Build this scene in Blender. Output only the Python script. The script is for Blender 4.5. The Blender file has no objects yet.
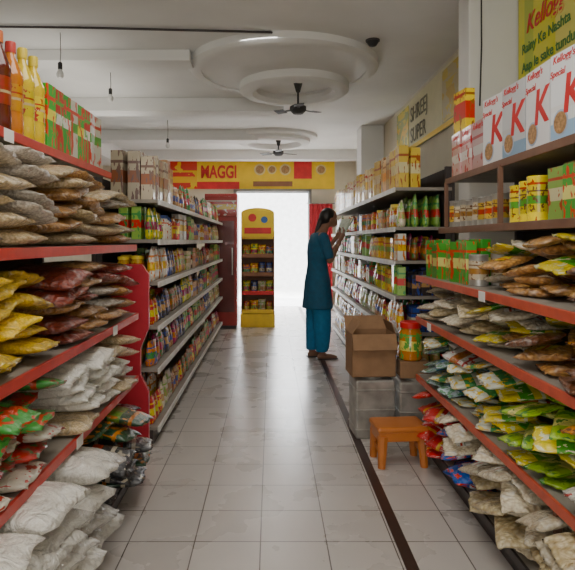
import bpy, bmesh, math, random
import numpy as np
from mathutils import Vector, Matrix, Euler, noise
random.seed(7)
R=random.Random(11)
C=bpy.context.scene.collection
def U(a,b): return R.uniform(a,b)

# ---------------------------------------------------------------- materials
def newmat(name):
    m=bpy.data.materials.new(name); m.use_nodes=True
    nt=m.node_tree; b=nt.nodes['Principled BSDF']
    return m,nt,b
def N(nt,t,**k):
    n=nt.nodes.new(t)
    for a,v in k.items(): setattr(n,a,v)
    return n
def col(c): return (c[0],c[1],c[2],1)
def simple(name,c,rough=.5,metal=0,noise_amt=.12,scale=8,bump=0,coat=0):
    m,nt,b=newmat(name)
    tc=N(nt,'ShaderNodeTexCoord'); nz=N(nt,'ShaderNodeTexNoise'); nz.inputs['Scale'].default_value=scale
    nz.inputs['Detail'].default_value=4
    nt.links.new(tc.outputs['Object'],nz.inputs['Vector'])
    r=N(nt,'ShaderNodeValToRGB')
    r.color_ramp.elements[0].position=.3; r.color_ramp.elements[1].position=.7
    r.color_ramp.elements[0].color=col([x*(1-noise_amt) for x in c]); r.color_ramp.elements[1].color=col([min(1,x*(1+noise_amt)) for x in c])
    nt.links.new(nz.outputs['Fac'],r.inputs['Fac']); nt.links.new(r.outputs['Color'],b.inputs['Base Color'])
    b.inputs['Roughness'].default_value=rough; b.inputs['Metallic'].default_value=metal
    b.inputs['Coat Weight'].default_value=coat
    if bump:
        bp=N(nt,'ShaderNodeBump'); bp.inputs['Strength'].default_value=bump; bp.inputs['Distance'].default_value=.01
        nt.links.new(nz.outputs['Fac'],bp.inputs['Height']); nt.links.new(bp.outputs['Normal'],b.inputs['Normal'])
    return m
def grain(name,c1,c2,scale=130,rough=.32,film_glare=.10):
    """clear plastic bag filled with grains"""
    m,nt,b=newmat(name)
    tc=N(nt,'ShaderNodeTexCoord'); v=N(nt,'ShaderNodeTexVoronoi'); v.inputs['Scale'].default_value=scale
    nt.links.new(tc.outputs['Object'],v.inputs['Vector'])
    r=N(nt,'ShaderNodeValToRGB'); r.color_ramp.elements[0].color=col(c1); r.color_ramp.elements[1].color=col(c2)
    r.color_ramp.elements[0].position=.2; r.color_ramp.elements[1].position=.85
    nt.links.new(v.outputs['Distance'],r.inputs['Fac'])
    nz=N(nt,'ShaderNodeTexNoise'); nz.inputs['Scale'].default_value=16; nz.inputs['Detail'].default_value=5; nz.inputs['Distortion'].default_value=1.6
    oi=N(nt,'ShaderNodeObjectInfo')
    add=N(nt,'ShaderNodeVectorMath',operation='ADD')
    nt.links.new(tc.outputs['Object'],add.inputs[0]); nt.links.new(oi.outputs['Random'],add.inputs[1])
    nt.links.new(add.outputs[0],nz.inputs['Vector'])
    hs=N(nt,'ShaderNodeHueSaturation')
    mr=N(nt,'ShaderNodeMapRange'); mr.inputs['To Min'].default_value=.7; mr.inputs['To Max'].default_value=1.3
    nt.links.new(oi.outputs['Random'],mr.inputs['Value']); nt.links.new(mr.outputs[0],hs.inputs['Value'])
    hs.inputs['Saturation'].default_value=1.15
    mx=N(nt,'ShaderNodeMixRGB'); mx.inputs['Color2'].default_value=(.8,.8,.78,1)  # pale crinkle streaks: plastic glare painted into the bag colour
    r2=N(nt,'ShaderNodeValToRGB'); r2.color_ramp.elements[0].position=.55; r2.color_ramp.elements[0].color=(0,0,0,1)
    r2.color_ramp.elements[1].position=.72; r2.color_ramp.elements[1].color=(film_glare*3,)*3+(1,)
    nt.links.new(nz.outputs['Fac'],r2.inputs['Fac']); nt.links.new(r2.outputs['Color'],mx.inputs['Fac'])
    nt.links.new(r.outputs['Color'],mx.inputs['Color1']); nt.links.new(mx.outputs['Color'],hs.inputs['Color'])
    nt.links.new(hs.outputs['Color'],b.inputs['Base Color'])
    bp=N(nt,'ShaderNodeBump'); bp.inputs['Strength'].default_value=1; bp.inputs['Distance'].default_value=.022
    nt.links.new(nz.outputs['Fac'],bp.inputs['Height']); nt.links.new(bp.outputs['Normal'],b.inputs['Normal']); nt.links.new(bp.outputs['Normal'],b.inputs['Coat Normal'])
    b.inputs['Roughness'].default_value=rough; b.inputs['Coat Weight'].default_value=1; b.inputs['Coat Roughness'].default_value=.1
    return m
def pack(name,base,band,accent,lo=.3,hi=.6,axis=2,scale=5,thr=.62,rough=.35,bump=.5):
    """printed packaging: base, band along one axis, blotchy picture"""
    m,nt,b=newmat(name)
    tc=N(nt,'ShaderNodeTexCoord'); sp=N(nt,'ShaderNodeSeparateXYZ'); nt.links.new(tc.outputs['Generated'],sp.inputs[0])
    r=N(nt,'ShaderNodeValToRGB'); r.color_ramp.interpolation='CONSTANT'
    e=r.color_ramp.elements; e[0].position=0; e[0].color=col(base); e[1].position=lo; e[1].color=col(band)
    x=e.new(hi); x.color=col(base); x=e.new(min(.97,hi+.14)); x.color=col(accent); x=e.new(min(.99,hi+.2)); x.color=col(base)
    nt.links.new(sp.outputs[axis],r.inputs['Fac'])
    oi=N(nt,'ShaderNodeObjectInfo'); add=N(nt,'ShaderNodeVectorMath',operation='ADD')
    nt.links.new(tc.outputs['Generated'],add.inputs[0]); nt.links.new(oi.outputs['Random'],add.inputs[1])
    v=N(nt,'ShaderNodeTexNoise'); v.inputs['Scale'].default_value=scale; v.inputs['Detail'].default_value=2
    nt.links.new(add.outputs[0],v.inputs['Vector'])
    st=N(nt,'ShaderNodeMath',operation='GREATER_THAN'); st.inputs[1].default_value=thr
    nt.links.new(v.outputs['Fac'],st.inputs[0])
    mx=N(nt,'ShaderNodeMixRGB'); mx.inputs['Color2'].default_value=col(accent)
    nt.links.new(st.outputs[0],mx.inputs['Fac']); nt.links.new(r.outputs['Color'],mx.inputs['Color1'])
    hs=N(nt,'ShaderNodeHueSaturation'); mr=N(nt,'ShaderNodeMapRange'); mr.inputs['To Min'].default_value=.7; mr.inputs['To Max'].default_value=1.25
    hs.inputs['Saturation'].default_value=1.15
    nt.links.new(oi.outputs['Random'],mr.inputs['Value']); nt.links.new(mr.outputs[0],hs.inputs['Value'])
    nt.links.new(mx.outputs[0],hs.inputs['Color']); nt.links.new(hs.outputs[0],b.inputs['Base Color'])
    b.inputs['Roughness'].default_value=rough; b.inputs['Coat Weight'].default_value=.4
    if bump:
        b.inputs['Coat Weight'].default_value=.9; b.inputs['Coat Roughness'].default_value=.12
        nz=N(nt,'ShaderNodeTexNoise'); nz.inputs['Scale'].default_value=22; nz.inputs['Detail'].default_value=4; nz.inputs['Distortion'].default_value=1
        nt.links.new(tc.outputs['Object'],nz.inputs['Vector'])
        bp=N(nt,'ShaderNodeBump'); bp.inputs['Strength'].default_value=bump*1.8; bp.inputs['Distance'].default_value=.014
        nt.links.new(nz.outputs['Fac'],bp.inputs['Height']); nt.links.new(bp.outputs['Normal'],b.inputs['Normal']); nt.links.new(bp.outputs['Normal'],b.inputs['Coat Normal'])
    return m

# ---------------------------------------------------------------- mesh helpers
def finish(bm,name,mat,smooth=False):
    bmesh.ops.recalc_face_normals(bm,faces=bm.faces[:])
    me=bpy.data.meshes.new(name); bm.to_mesh(me); bm.free()
    if mat: me.materials.append(mat)
    if smooth: me.polygons.foreach_set('use_smooth',[True]*len(me.polygons))
    return me
def addbox(bm,x0,x1,y0,y1,z0,z1,bev=0):
    r=bmesh.ops.create_cube(bm,size=1)
    vs=r['verts']
    for v in vs:
        v.co=Vector(((x0+x1)/2+v.co.x*(x1-x0),(y0+y1)/2+v.co.y*(y1-y0),(z0+z1)/2+v.co.z*(z1-z0)))
    if bev:
        es=list({e for v in vs for e in v.link_edges})
        bmesh.ops.bevel(bm,geom=es,offset=bev,segments=2,affect='EDGES',profile=.5)
def boxm(name,x0,x1,y0,y1,z0,z1,mat,bev=0):
    bm=bmesh.new(); addbox(bm,x0,x1,y0,y1,z0,z1,bev); return finish(bm,name,mat)
def lathe(name,prof,mat,n=24,smooth=True,bmin=None):
    bm=bmesh.new(); rings=[]
    for r,z in prof:
        if r<1e-5: rings.append([bm.verts.new((0,0,z))])
        else: rings.append([bm.verts.new((r*math.cos(2*math.pi*i/n),r*math.sin(2*math.pi*i/n),z)) for i in range(n)])
    for a,b in zip(rings,rings[1:]):
        for i in range(n):
            j=(i+1)%n
            if len(a)==1 and len(b)==1: continue
            if len(a)==1: bm.faces.new((a[0],b[i],b[j]))
            elif len(b)==1: bm.faces.new((a[i],a[j],b[0]))
            else: bm.faces.new((a[i],a[j],b[j],b[i]))
    me=finish(bm,name,mat,smooth)
    if smooth:
        try: me.set_sharp_from_angle(angle=math.radians(40))
        except Exception: pass
    return me
def tube(bm,p,q,r1,r2=None,n=10):
    p=Vector(p);q=Vector(q); r2=r1 if r2 is None else r2
    d=q-p; rot=d.to_track_quat('Z','Y').to_matrix().to_4x4()
    bmesh.ops.create_cone(bm,cap_ends=True,segments=n,radius1=r1,radius2=r2,depth=d.length,matrix=Matrix.Translation((p+q)/2)@rot)
def tubem(name,pts,r,mat,n=10):
    bm=bmesh.new()
    for a,b in zip(pts,pts[1:]): tube(bm,a,b,r,r,n)
    return finish(bm,name,mat,True)
def bagm(name,L,W,H,mat,seed=0,nx=18,ny=14,wr=.14,patch=None,off=0):
    """pillow bag lying flat, sealed crimped ends at +-X; base at z=0"""
    def f(u,v):
        uu=min(1,abs(u)/.93)
        t=max(0,1-uu**3.6)**.55*max(0,1-abs(v)**3.6)**.5
        x=u*L/2*(1+.03*math.sin(v*5+seed)); y=v*W/2*(1-.05*abs(u)**3)+.025*W*noise.noise(Vector((u*2,seed*3.1,v)))
        n=noise.noise(Vector((u*2.6+seed*7,v*2.6,seed)))*wr*2.2+noise.noise(Vector((u*6+seed*3,v*6,seed*2)))*wr*1.2
        zt=H*.5+H*.44*t*(1+n*.7+.12*abs(u)**3*math.sin(v*11+seed*2))
        zb=H*.5-H*.5*(t**.6)
        if uu>=1: zt=H*.45+.0015+ .006*math.sin(v*9+seed); zb=zt-.002
        return x,y,zt,zb
    bm=bmesh.new()
    if patch:
        u0,u1,v0,v1=patch; g=[]
        for i in range(9):
            row=[]
            for j in range(9):
                x,y,zt,zb=f(u0+(u1-u0)*i/8,v0+(v1-v0)*j/8); row.append(bm.verts.new((x,y,zt+off)))
            g.append(row)
        for i in range(8):
            for j in range(8): bm.faces.new((g[i][j],g[i+1][j],g[i+1][j+1],g[i][j+1]))
        return finish(bm,name,mat,True)
    T=[];B=[]
    for i in range(nx+1):
        a=[];b=[]
        for j in range(ny+1):
            u=-1+2*i/nx; v=math.sin((-1+2*j/ny)*math.pi/2)
            u=math.copysign(abs(u)**.8,u)
            x,y,zt,zb=f(u,v)
            edge=(i in(0,nx)) or (j in (0,ny))
            a.append(bm.verts.new((x,y,zt)))
            b.append(a[-1] if edge else bm.verts.new((x,y,zb)))
        T.append(a);B.append(b)
    for i in range(nx):
        for j in range(ny):
            bm.faces.new((T[i][j],T[i+1][j],T[i+1][j+1],T[i][j+1]))
            try: bm.faces.new((B[i][j],B[i][j+1],B[i+1][j+1],B[i+1][j]))
            except Exception: pass
    return finish(bm,name,mat,True)
def pouchm(name,D,W,H,mat,seed=0,n=10):
    """standing pouch, front towards +-X, crimped top"""
    bm=bmesh.new(); F=[];B=[]
    for i in range(n+1):
        h=i/n; a=[];b=[]
        for j in range(9):
            v=-1+2*j/8
            tt=(1-h**2.2)**.7*max(0,1-abs(v)**3)**.6*(.7 if i==0 else 1)
            nn=noise.noise(Vector((h*3+seed,v*2,seed)))*.25
            t=D/2*tt*(1+nn)
            y=v*W/2*(1-.04*math.sin(h*3.1)); 
            a.append(bm.verts.new((t,y,h*H))); b.append(a[-1] if j in(0,8) or i==n else bm.verts.new((-t,y,h*H)))
        F.append(a);B.append(b)
    for i in range(n):
        for j in range(8):
            bm.faces.new((F[i][j],F[i][j+1],F[i+1][j+1],F[i+1][j]))
            try: bm.faces.new((B[i][j],B[i+1][j],B[i+1][j+1],B[i][j+1]))
            except Exception: pass
    try: bm.faces.new(F[0]+B[0][1:-1][::-1])
    except Exception: pass
    return finish(bm,name,mat,True)
def textm(body,size,mat,ext=.001,align='LEFT',shear=0,bold=.012):
    cu=bpy.data.curves.new('t','FONT'); cu.body=body; cu.size=size; cu.extrude=ext; cu.align_x=align; cu.shear=shear; cu.offset=size*bold
    ob=bpy.data.objects.new('t',cu); C.objects.link(ob)
    dg=bpy.context.evaluated_depsgraph_get(); dg.update()
    me=bpy.data.meshes.new_from_object(ob.evaluated_get(dg)); bpy.data.objects.remove(ob)
    me.name='lettering'; me.materials.clear(); me.materials.append(mat); return me
def obj(name,me,loc=(0,0,0),rot=(0,0,0),parent=None,label=None,cat=None,group=None,kind=None):
    o=bpy.data.objects.new(name,me); C.objects.link(o); o.location=loc; o.rotation_euler=rot
    if parent: o.parent=parent
    if label: o['label']=label
    if cat: o['category']=cat
    if group: o['group']=group
    if kind: o['kind']=kind
    return o
def struct(name,me,label,cat,loc=(0,0,0),rot=(0,0,0)): return obj(name,me,loc,rot,None,label,cat,None,'structure')
class Proto:
    def __init__(s,name,cat,label,me,parts=(),dim=None):
        s.name,s.cat,s.label,s.me,s.parts=name,cat,label,me,parts
        if dim is None:
            xs=[v.co for v in me.vertices]; dim=(max(v.x for v in xs)-min(v.x for v in xs),max(v.y for v in xs)-min(v.y for v in xs),max(v.z for v in xs))
        s.dim=dim
def place(p,loc,rz=0,group=None,rot=None,sc=1):
    o=obj(p.name,p.me,loc,rot or (0,0,rz),None,p.label,p.cat,group)
    if sc!=1: o.scale=(1,1,sc)
    for (n,me,l,r) in p.parts: obj(n,me,l,r,o)
    return o
# ---- heap: drop bags on a height map so that they rest on one another
def heap(x0,x1,y0,y1,z,F,top,group,jit,front=0,slope=0,base_rz=0,tries=900,maxslope=.22,cand=10):
    res=.012; nx=int((x1-x0)/res)+1; ny=int((y1-y0)/res)+1
    Hm=np.full((nx,ny),z); fails=0
    s_=1 if x0>0 else -1
    us=np.linspace(-1,1,15); vs=np.linspace(-1,1,11); UU,VV=np.meshgrid(us,vs,indexing='ij'); UU=UU.ravel(); VV=VV.ravel()
    prof=(np.clip(1-np.abs(UU)**4,0,1)**.5)*(np.clip(1-np.abs(VV)**4,0,1)**.5)
    for _ in range(tries):
        best=None
        for c in range(cand):
            q=R.choice(F); L,W,H=q.dim
            rz=base_rz+U(-jit,jit); cc,ss=math.cos(rz),math.sin(rz)
            ex=abs(cc)*L/2+abs(ss)*W/2; ey=abs(ss)*L/2+abs(cc)*W/2
            cx=(x0+x1)/2 if x0+ex>=x1-ex else U(x0+ex,x1-ex)
            cy=(y0+y1)/2 if y0+ey>=y1-ey else U(y0+ey,y1-ey)
            X=cx+(UU*L*.48)*cc-(VV*W*.48)*ss; Y=cy+(UU*L*.48)*ss+(VV*W*.48)*cc
            ix=np.clip(((X-x0)/res).astype(int),0,nx-1); iy=np.clip(((Y-y0)/res).astype(int),0,ny-1)
            h=Hm[ix,iy]; m=h.mean()+h.max()*.5
            if best is None or m<best[0]: best=(m,q,rz,cx,cy,X,Y,ix,iy,h)
        m,q,rz,cx,cy,X,Y,ix,iy,h=best; L,W,H=q.dim
        A=np.c_[np.ones_like(X),X-cx,Y-cy]; k,_,_,_=np.linalg.lstsq(A,h,rcond=None)
        b,c_=max(-maxslope,min(maxslope,k[1])),max(-maxslope,min(maxslope,k[2]))
        pl=b*(X-cx)+c_*(Y-cy); bot=H*.5-H*.5*prof
        a=np.max(h-pl-bot)
        tp=a+H+abs(b)*L/3+abs(c_)*W/3
        edge=(cx-x0 if s_>0 else x1-cx)
        if tp>min(top,top-front+slope*edge):
            fails+=1
            if fails>160: break
            continue
        n=Vector((-b,-c_,1)).normalized(); xa=Vector((math.cos(rz),math.sin(rz),0)); xa=(xa-n*xa.dot(n)).normalized(); ya=n.cross(xa)
        M=Matrix((xa,ya,n)).transposed()
        place(q,(cx,cy,max(a,z+.002)),0,group,tuple(M.to_euler()))
        np.maximum.at(Hm,(ix,iy),a+pl+H*.5+H*.47*prof)

# ---------------------------------------------------------------- base materials
M_wall=simple('plaster_cream',(.68,.63,.50),.8,scale=3,noise_amt=.06)
M_ceil=simple('ceiling_paint',(.80,.80,.78),.85,scale=2,noise_amt=.04)
M_red=simple('red_rail',(.58,.04,.025),.4,scale=20,coat=.2)
M_redor=simple('orange_red_rail',(.62,.10,.05),.4,scale=20,coat=.2)
M_brown=simple('wood_brown',(.20,.10,.06),.5,scale=12)
M_white=simple('white_steel',(.70,.70,.66),.45,scale=12)
M_shelfw=simple('shelf_cream',(.30,.27,.23),.5,scale=12)
M_dark=simple('dark_steel',(.06,.05,.05),.5,scale=12)
M_back=simple('back_panel_grey',(.06,.05,.045),.7,scale=8)
M_steel=simple('galvanised',(.42,.40,.36),.35,metal=.45,scale=9,noise_amt=.35)
M_txtred=simple('print_red',(.70,.02,.02),.4); M_txtblk=simple('print_black',(.03,.03,.03),.5)
M_txtwht=simple('print_white',(.85,.85,.82),.5); M_txtgrn=simple('print_green',(.06,.22,.05),.5)
M_yel=simple('print_yellow',(.95,.66,.02),.45,noise_amt=.05)

# ---------------------------------------------------------------- room
def floor_mat():
    m,nt,b=newmat('glossy_floor_tiles')
    tc=N(nt,'ShaderNodeTexCoord'); mp=N(nt,'ShaderNodeMapping'); mp.inputs['Location'].default_value=(.045,.1,0)
    nt.links.new(tc.outputs['Object'],mp.inputs[0])
    br=N(nt,'ShaderNodeTexBrick'); br.offset=0; br.squash=1
    br.inputs['Scale'].default_value=1; br.inputs['Brick Width'].default_value=.285; br.inputs['Row Height'].default_value=.285
    br.inputs['Mortar Size'].default_value=.0028; br.inputs['Mortar Smooth'].default_value=.1
    br.inputs['Color1'].default_value=(.62,.575,.535,1); br.inputs['Color2'].default_value=(.56,.515,.48,1); br.inputs['Mortar'].default_value=(.14,.115,.10,1)
    nt.links.new(mp.outputs[0],br.inputs['Vector'])
    nz=N(nt,'ShaderNodeTexNoise'); nz.inputs['Scale'].default_value=3; nz.inputs['Detail'].default_value=8; nt.links.new(tc.outputs['Object'],nz.inputs['Vector'])
    mr0=N(nt,'ShaderNodeMapRange'); mr0.inputs['To Min'].default_value=.8; mr0.inputs['To Max'].default_value=1.1
    nt.links.new(nz.outputs['Fac'],mr0.inputs['Value'])
    mx=N(nt,'ShaderNodeMixRGB',blend_type='MULTIPLY'); mx.inputs['Fac'].default_value=.6
    nt.links.new(br.outputs['Color'],mx.inputs['Color1']); nt.links.new(mr0.outputs[0],mx.inputs['Color2'])
    nt.links.new(mx.outputs[0],b.inputs['Base Color'])
    mr=N(nt,'ShaderNodeMapRange'); mr.inputs['To Min'].default_value=.22; mr.inputs['To Max'].default_value=.34
    nt.links.new(nz.outputs['Fac'],mr.inputs['Value']); nt.links.new(mr.outputs[0],b.inputs['Roughness'])
    bp=N(nt,'ShaderNodeBump'); bp.invert=True; bp.inputs['Strength'].default_value=.4; bp.inputs['Distance'].default_value=.003
    nt.links.new(br.outputs['Fac'],bp.inputs['Height']); nt.links.new(bp.outputs['Normal'],b.inputs['Normal'])
    b.inputs['Specular IOR Level'].default_value=.6
    return m
CZ=3.0
struct('floor',boxm('floor',-3.3,1.75,-2.2,11.4,-.1,0,floor_mat()),'pale cream-grey glossy square floor tiles with dark grout','floor')
struct('ceiling',boxm('ceiling',-3.3,1.75,-2.2,11.4,CZ,CZ+.1,M_ceil),'off-white painted plaster ceiling','ceiling')
struct('wall_left',boxm('wl',-3.4,-3.3,-2.2,11.4,0,CZ,M_wall),'cream plaster side wall','wall')
struct('wall_right',boxm('wr',1.66,1.76,-2.2,11.4,0,CZ,M_wall),'cream plaster side wall','wall')
struct('wall_back',boxm('wb',-3.3,1.66,-2.3,-2.2,0,CZ,M_wall),'cream plaster wall','wall')
bm=bmesh.new(); addbox(bm,-3.3,-.68,11.2,11.4,0,CZ); addbox(bm,.74,1.66,11.2,11.4,0,CZ); addbox(bm,-.68,.74,11.2,11.4,2.26,CZ)
struct('wall_front',finish(bm,'wf',M_wall),'cream street-side wall with a doorway opening','wall')
bm=bmesh.new(); addbox(bm,-.73,-.68,11.1,11.42,0,2.3); addbox(bm,.74,.79,11.1,11.42,0,2.3); addbox(bm,-.73,.79,11.1,11.42,2.26,2.31)
struct('door_1',finish(bm,'df',simple('door_frame',(.25,.24,.22),.5)),'grey frame of the open shop doorway','door')
struct('trim_1',boxm('strip',.535,.587,-2.2,11.2,0.0,.0025,simple('dark_floor_strip',(.045,.022,.018),.3)),'dark brown inlaid tile strip along the floor','floor strip')
def beam(i,x0,x1,y0,y1,z): struct('trim_%d'%i,boxm('beam',x0,x1,y0,y1,z,CZ,M_ceil,.008),'off-white plaster ceiling beam','beam')
beam(2,-3.3,-.72,5.05,5.30,2.90); beam(3,-3.3,.15,6.75,7.05,2.84); beam(4,-3.3,-.2,8.7,9.0,2.84); beam(5,-3.3,1.66,10.6,10.9,2.82)
beam(6,-3.3,-2.75,3,10.6,2.7)
def medal(i,x,y,s):
    pr=[(0,0),(.92*s,0),(.92*s,-.06),(.88*s,-.085),(.80*s,-.085),(.80*s,-.07),(0,-.07)]
    struct('trim_%d'%i,lathe('rose',pr,M_ceil,48),'round stepped plaster ceiling moulding','ceiling moulding',(x-.12,y-.45,CZ))
    pr=[(.40*s,-.07),(.58*s,-.07),(.58*s,-.14),(.54*s,-.17),(.44*s,-.17),(.40*s,-.13),(.40*s,-.07)]
    struct('trim_%d'%(i+1),lathe('ring',pr,M_ceil,48),'round plaster ceiling ring moulding','ceiling moulding',(x,y,CZ))
medal(7,.24,5.95,.98)
pr=[(0,0),(.7,0),(.7,-.05),(.66,-.07),(0,-.07)]
struct('trim_9',lathe('rose',pr,M_ceil,48),'round plaster ceiling moulding','ceiling moulding',(.05,9.25,CZ))
pr=[(.40,-.07),(.58,-.07),(.58,-.12),(.54,-.15),(.44,-.15),(.40,-.1),(.40,-.07)]
struct('trim_10',lathe('ring',pr,M_ceil,48),'round plaster ceiling ring moulding','ceiling moulding',(.05,9.2,CZ))
struct('trim_11',boxm('pillar',1.32,1.655,3.80,4.02,0,CZ,M_ceil,.01),'square off-white pillar against the wall','pillar')
struct('trim_12',boxm('pillar',1.32,1.655,8.35,8.75,0,CZ,M_ceil,.01),'square off-white pillar against the wall','pillar')
struct('trim_13',boxm('street',-8,8,11.4,17,-.2,-.06,simple('street_concrete',(.75,.74,.72),.8,scale=3)),'sunlit pale concrete street','street')
bm=bmesh.new(); addbox(bm,-8,8,17,17.3,-.2,6)
struct('trim_14',finish(bm,'facade',simple('facade',(.85,.86,.88),.8)),'sunlit white wall across the street','wall')

# ---------------------------------------------------------------- shelving units
def unit(name,s,zs,lips,back,y0,y1,lipmats,board,label,uprights,lipH=.035,backmat=None,tags=(),front_posts=()):
    e=obj(name,None,(s*back,(y0+y1)/2,0),label=label,cat='shelving unit')
    ox,oy=s*back,(y0+y1)/2
    def P(n,me,par=e): return obj(n,me,parent=par)
    def bx(a,b): return (min(s*a,s*b)-ox,max(s*a,s*b)-ox)
    a=bx(back,back+.02); top=zs[-1]+.05
    P('back_panel',boxm('bp',a[0],a[1],y0-oy,y1-oy,0.02,top+.1,backmat or M_back))
    for i,(z,l,lm) in enumerate(zip(zs,lips,lipmats)):
        a=bx(l,back); sh=P('shelf',boxm('sh',a[0],a[1],y0-oy,y1-oy,z-.022,z,board))
        a=bx(l-.012,l); P('price_rail',boxm('lip',a[0],a[1],y0-oy,y1-oy,z-lipH,z,lm,.002),sh)
        for (ti,ty) in tags:
            if ti==i:
                a=bx(l-.014,l-.012); P('price_tag',boxm('tg',a[0],a[1],ty-.035-oy,ty+.035-oy,z-.045,z-.002,M_txtwht),sh)
    for y in uprights:
        a=bx(back-.04,back); P('upright',boxm('up',a[0],a[1],y-.015-oy,y+.015-oy,0,top+.1,M_dark))
    for (fx,y,z0,z1) in front_posts:
        a=bx(fx,fx+.02); P('front_post',boxm('fp',a[0],a[1],y-.01-oy,y+.01-oy,z0,z1,M_brown))
    a=bx(lips[0]+.03,back); P('plinth',boxm('pl',a[0],a[1],y0-oy,y1-oy,0,zs[0]-.022,M_dark))
    return e
LN=[.12,.55,.90,1.28,1.68]
unit('shelving_unit',-1,LN,[.72,.75,.75,.76,.90],1.30,.9,3.18,[M_dark,M_red,M_red,M_red,M_red],M_shelfw,'steel shelving with red front rails stacked with bagged grain and juice',[.95,2.1,3.15],tags=[(4,1.93),(1,2.2),(2,2.7)])
LF=[.12,.49,.76,1.04,1.31,1.565]
unit('shelving_unit',-1,LF,[.72]*6,1.12,3.62,8.35,[M_white]*6,M_shelfw,'long white steel shelving packed with small packets',[3.65,5.2,6.8,8.3])
RN=[.12,.485,.84,1.09,1.38,1.68]
unit('shelving_unit',1,RN,[.93,.90,.90,.90,1.04,1.08],1.52,.9,3.5,[M_dark,M_redor,M_redor,M_redor,M_brown,M_brown],M_shelfw,'wall shelving with orange-red rails full of packets and cereal',[.95,2.2,3.45],tags=[(2,3.2),(3,2.4)],front_posts=[(.905,1.82,0,.45),(1.06,2.66,1.38,1.655),(1.06,3.48,1.38,1.655)])
RF=[.12,.38,.65,.91,1.16,1.40,1.68]
unit('shelving_unit',1,RF,[.88]*7,1.28,4.03,8.2,[M_white]*7,M_shelfw,'white steel wall shelving with packets, jars and boxes',[4.06,5.5,6.9,8.15])

bm=bmesh.new()
out=[(0,0),(.24,0),(.24,1.16),(.04,1.16),(0,1.1),(0,.78),(.05,.66),(.05,.50),(0,.40)]
vs=[bm.verts.new((-x,0,z)) for x,z in out]; f=bm.faces.new(vs); r=bmesh.ops.extrude_face_region(bm,geom=[f])
for v in [g for g in r['geom'] if isinstance(g,bmesh.types.BMVert)]: v.co.y+=.03
red=obj('display_end_board',finish(bm,'re',simple('pink_red_plastic',(.55,.03,.05),.35,coat=.3)),(-.73,3.40,0),label='pinkish-red moulded board between the two shelving runs',cat='board')

# ---------------------------------------------------------------- goods prototypes
G_brown=grain('lentils_brown',(.48,.28,.12),(.24,.12,.05)); G_beige=grain('grain_beige',(.70,.57,.38),(.42,.32,.18))
G_maroon=grain('beans_maroon',(.32,.09,.06),(.15,.035,.03),90); G_rice=grain('rice_white',(.78,.77,.71),(.68,.66,.60),170)
G_yellow=grain('split_peas',(.85,.62,.12),(.60,.40,.07)); G_grey=grain('grain_grey',(.58,.53,.46),(.34,.30,.25))
G_date=grain('dates_dark',(.24,.10,.05),(.10,.04,.02),60); G_pasta=grain('pasta_pale',(.82,.72,.48),(.50,.38,.20),55); G_nut=grain('nuts_tan',(.64,.38,.16),(.30,.14,.06),60)
G_clear=grain('clear_mix',(.80,.74,.58),(.55,.46,.32),70,film_glare=.25)
def bagproto(lbl,L,W,H,mat,seed,sticker=None,name='grain_bag',cat='bag'):
    parts=[]
    if sticker: parts=[('label_sticker',bagm('st',L,W,H,sticker,seed,patch=(-.35,.3,-.4,.4),off=.0015),(0,0,0),(0,0,0))]
    return Proto(name,cat,lbl,bagm(name,L,W,H,mat,seed),parts,(L,W,H))
S_white=pack('sticker_white',(.75,.75,.70),(.5,.1,.08),(.2,.3,.2),.3,.45,0,4,.66)
S_green=pack('sticker_green',(.10,.36,.10),(.75,.75,.6),(.7,.1,.06),.3,.5,0,4,.66)
S_yel=pack('sticker_yellow',(.85,.68,.1),(.6,.08,.06),(.1,.3,.1),.3,.5,0,4,.66)
def fam(lbl,mat,L,W,H,n=3,st=None,name='grain_bag',cat='bag'):
    return [bagproto(lbl,L,W,H*(.94+.06*i),mat,i*1.7+len(lbl)*.3,st if i%2==0 else None,name,cat) for i in range(n)]
Fb=fam('clear plastic bag of brown lentils lying on the pile',G_brown,.33,.23,.058,3,S_white)
Fbe=fam('clear plastic bag of beige grain lying on the pile',G_beige,.33,.23,.060,3,S_green)
Fg=fam('clear plastic bag of greyish grain lying flat',G_grey,.33,.23,.055,2,S_white)
Fm=fam('clear plastic bag of dark red beans lying flat',G_maroon,.31,.22,.058,3,None)
Fr=fam('clear plastic bag of white rice lying flat',G_rice,.33,.21,.062,3,None)
Fy=fam('yellow plastic pack of split peas lying flat',G_yellow,.28,.2,.05,3,S_yel)
P_ricegr=pack('pack_rice_green',(.08,.32,.08),(.75,.70,.6),(.60,.10,.06),.35,.6,0,5,.55); P_ricerd=pack('pack_rice_red',(.55,.05,.04),(.8,.72,.5),(.1,.28,.1),.3,.55,0,5,.58)
P_ricewh=pack('pack_rice_white',(.72,.68,.58),(.12,.35,.10),(.55,.10,.08),.3,.5,0,5,.56)
P_dkgr=pack('pack_dark_green',(.03,.08,.04),(.22,.36,.08),(.65,.25,.05),.4,.6,0,5,.6); P_blk=pack('pack_black',(.03,.03,.035),(.5,.08,.05),(.55,.5,.4),.35,.5,0,5,.62)
Fc=fam('glossy green and white printed rice packet',P_ricegr,.30,.20,.05,2,None,'rice_packet','packet')+fam('glossy red and cream printed rice packet',P_ricerd,.30,.20,.05,1,None,'rice_packet','packet')+fam('glossy white and green printed rice packet',P_ricewh,.30,.20,.052,2,None,'rice_packet','packet')
Fd=fam('dark green glossy printed packet lying flat',P_dkgr,.30,.2,.055,2,None,'printed_packet','packet')+fam('black and red glossy printed packet lying flat',P_blk,.30,.2,.055,2,None,'printed_packet','packet')
Fbig=fam('large clear sack of white rice on the bottom shelf',G_rice,.44,.30,.10,3,S_white,'rice_sack','sack')
def LX(lip,over,depth): return -(lip-over+depth),-(lip-over)
g='grain bags on the upper shelf'; a,b=LX(.76,.04,.38)
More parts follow.
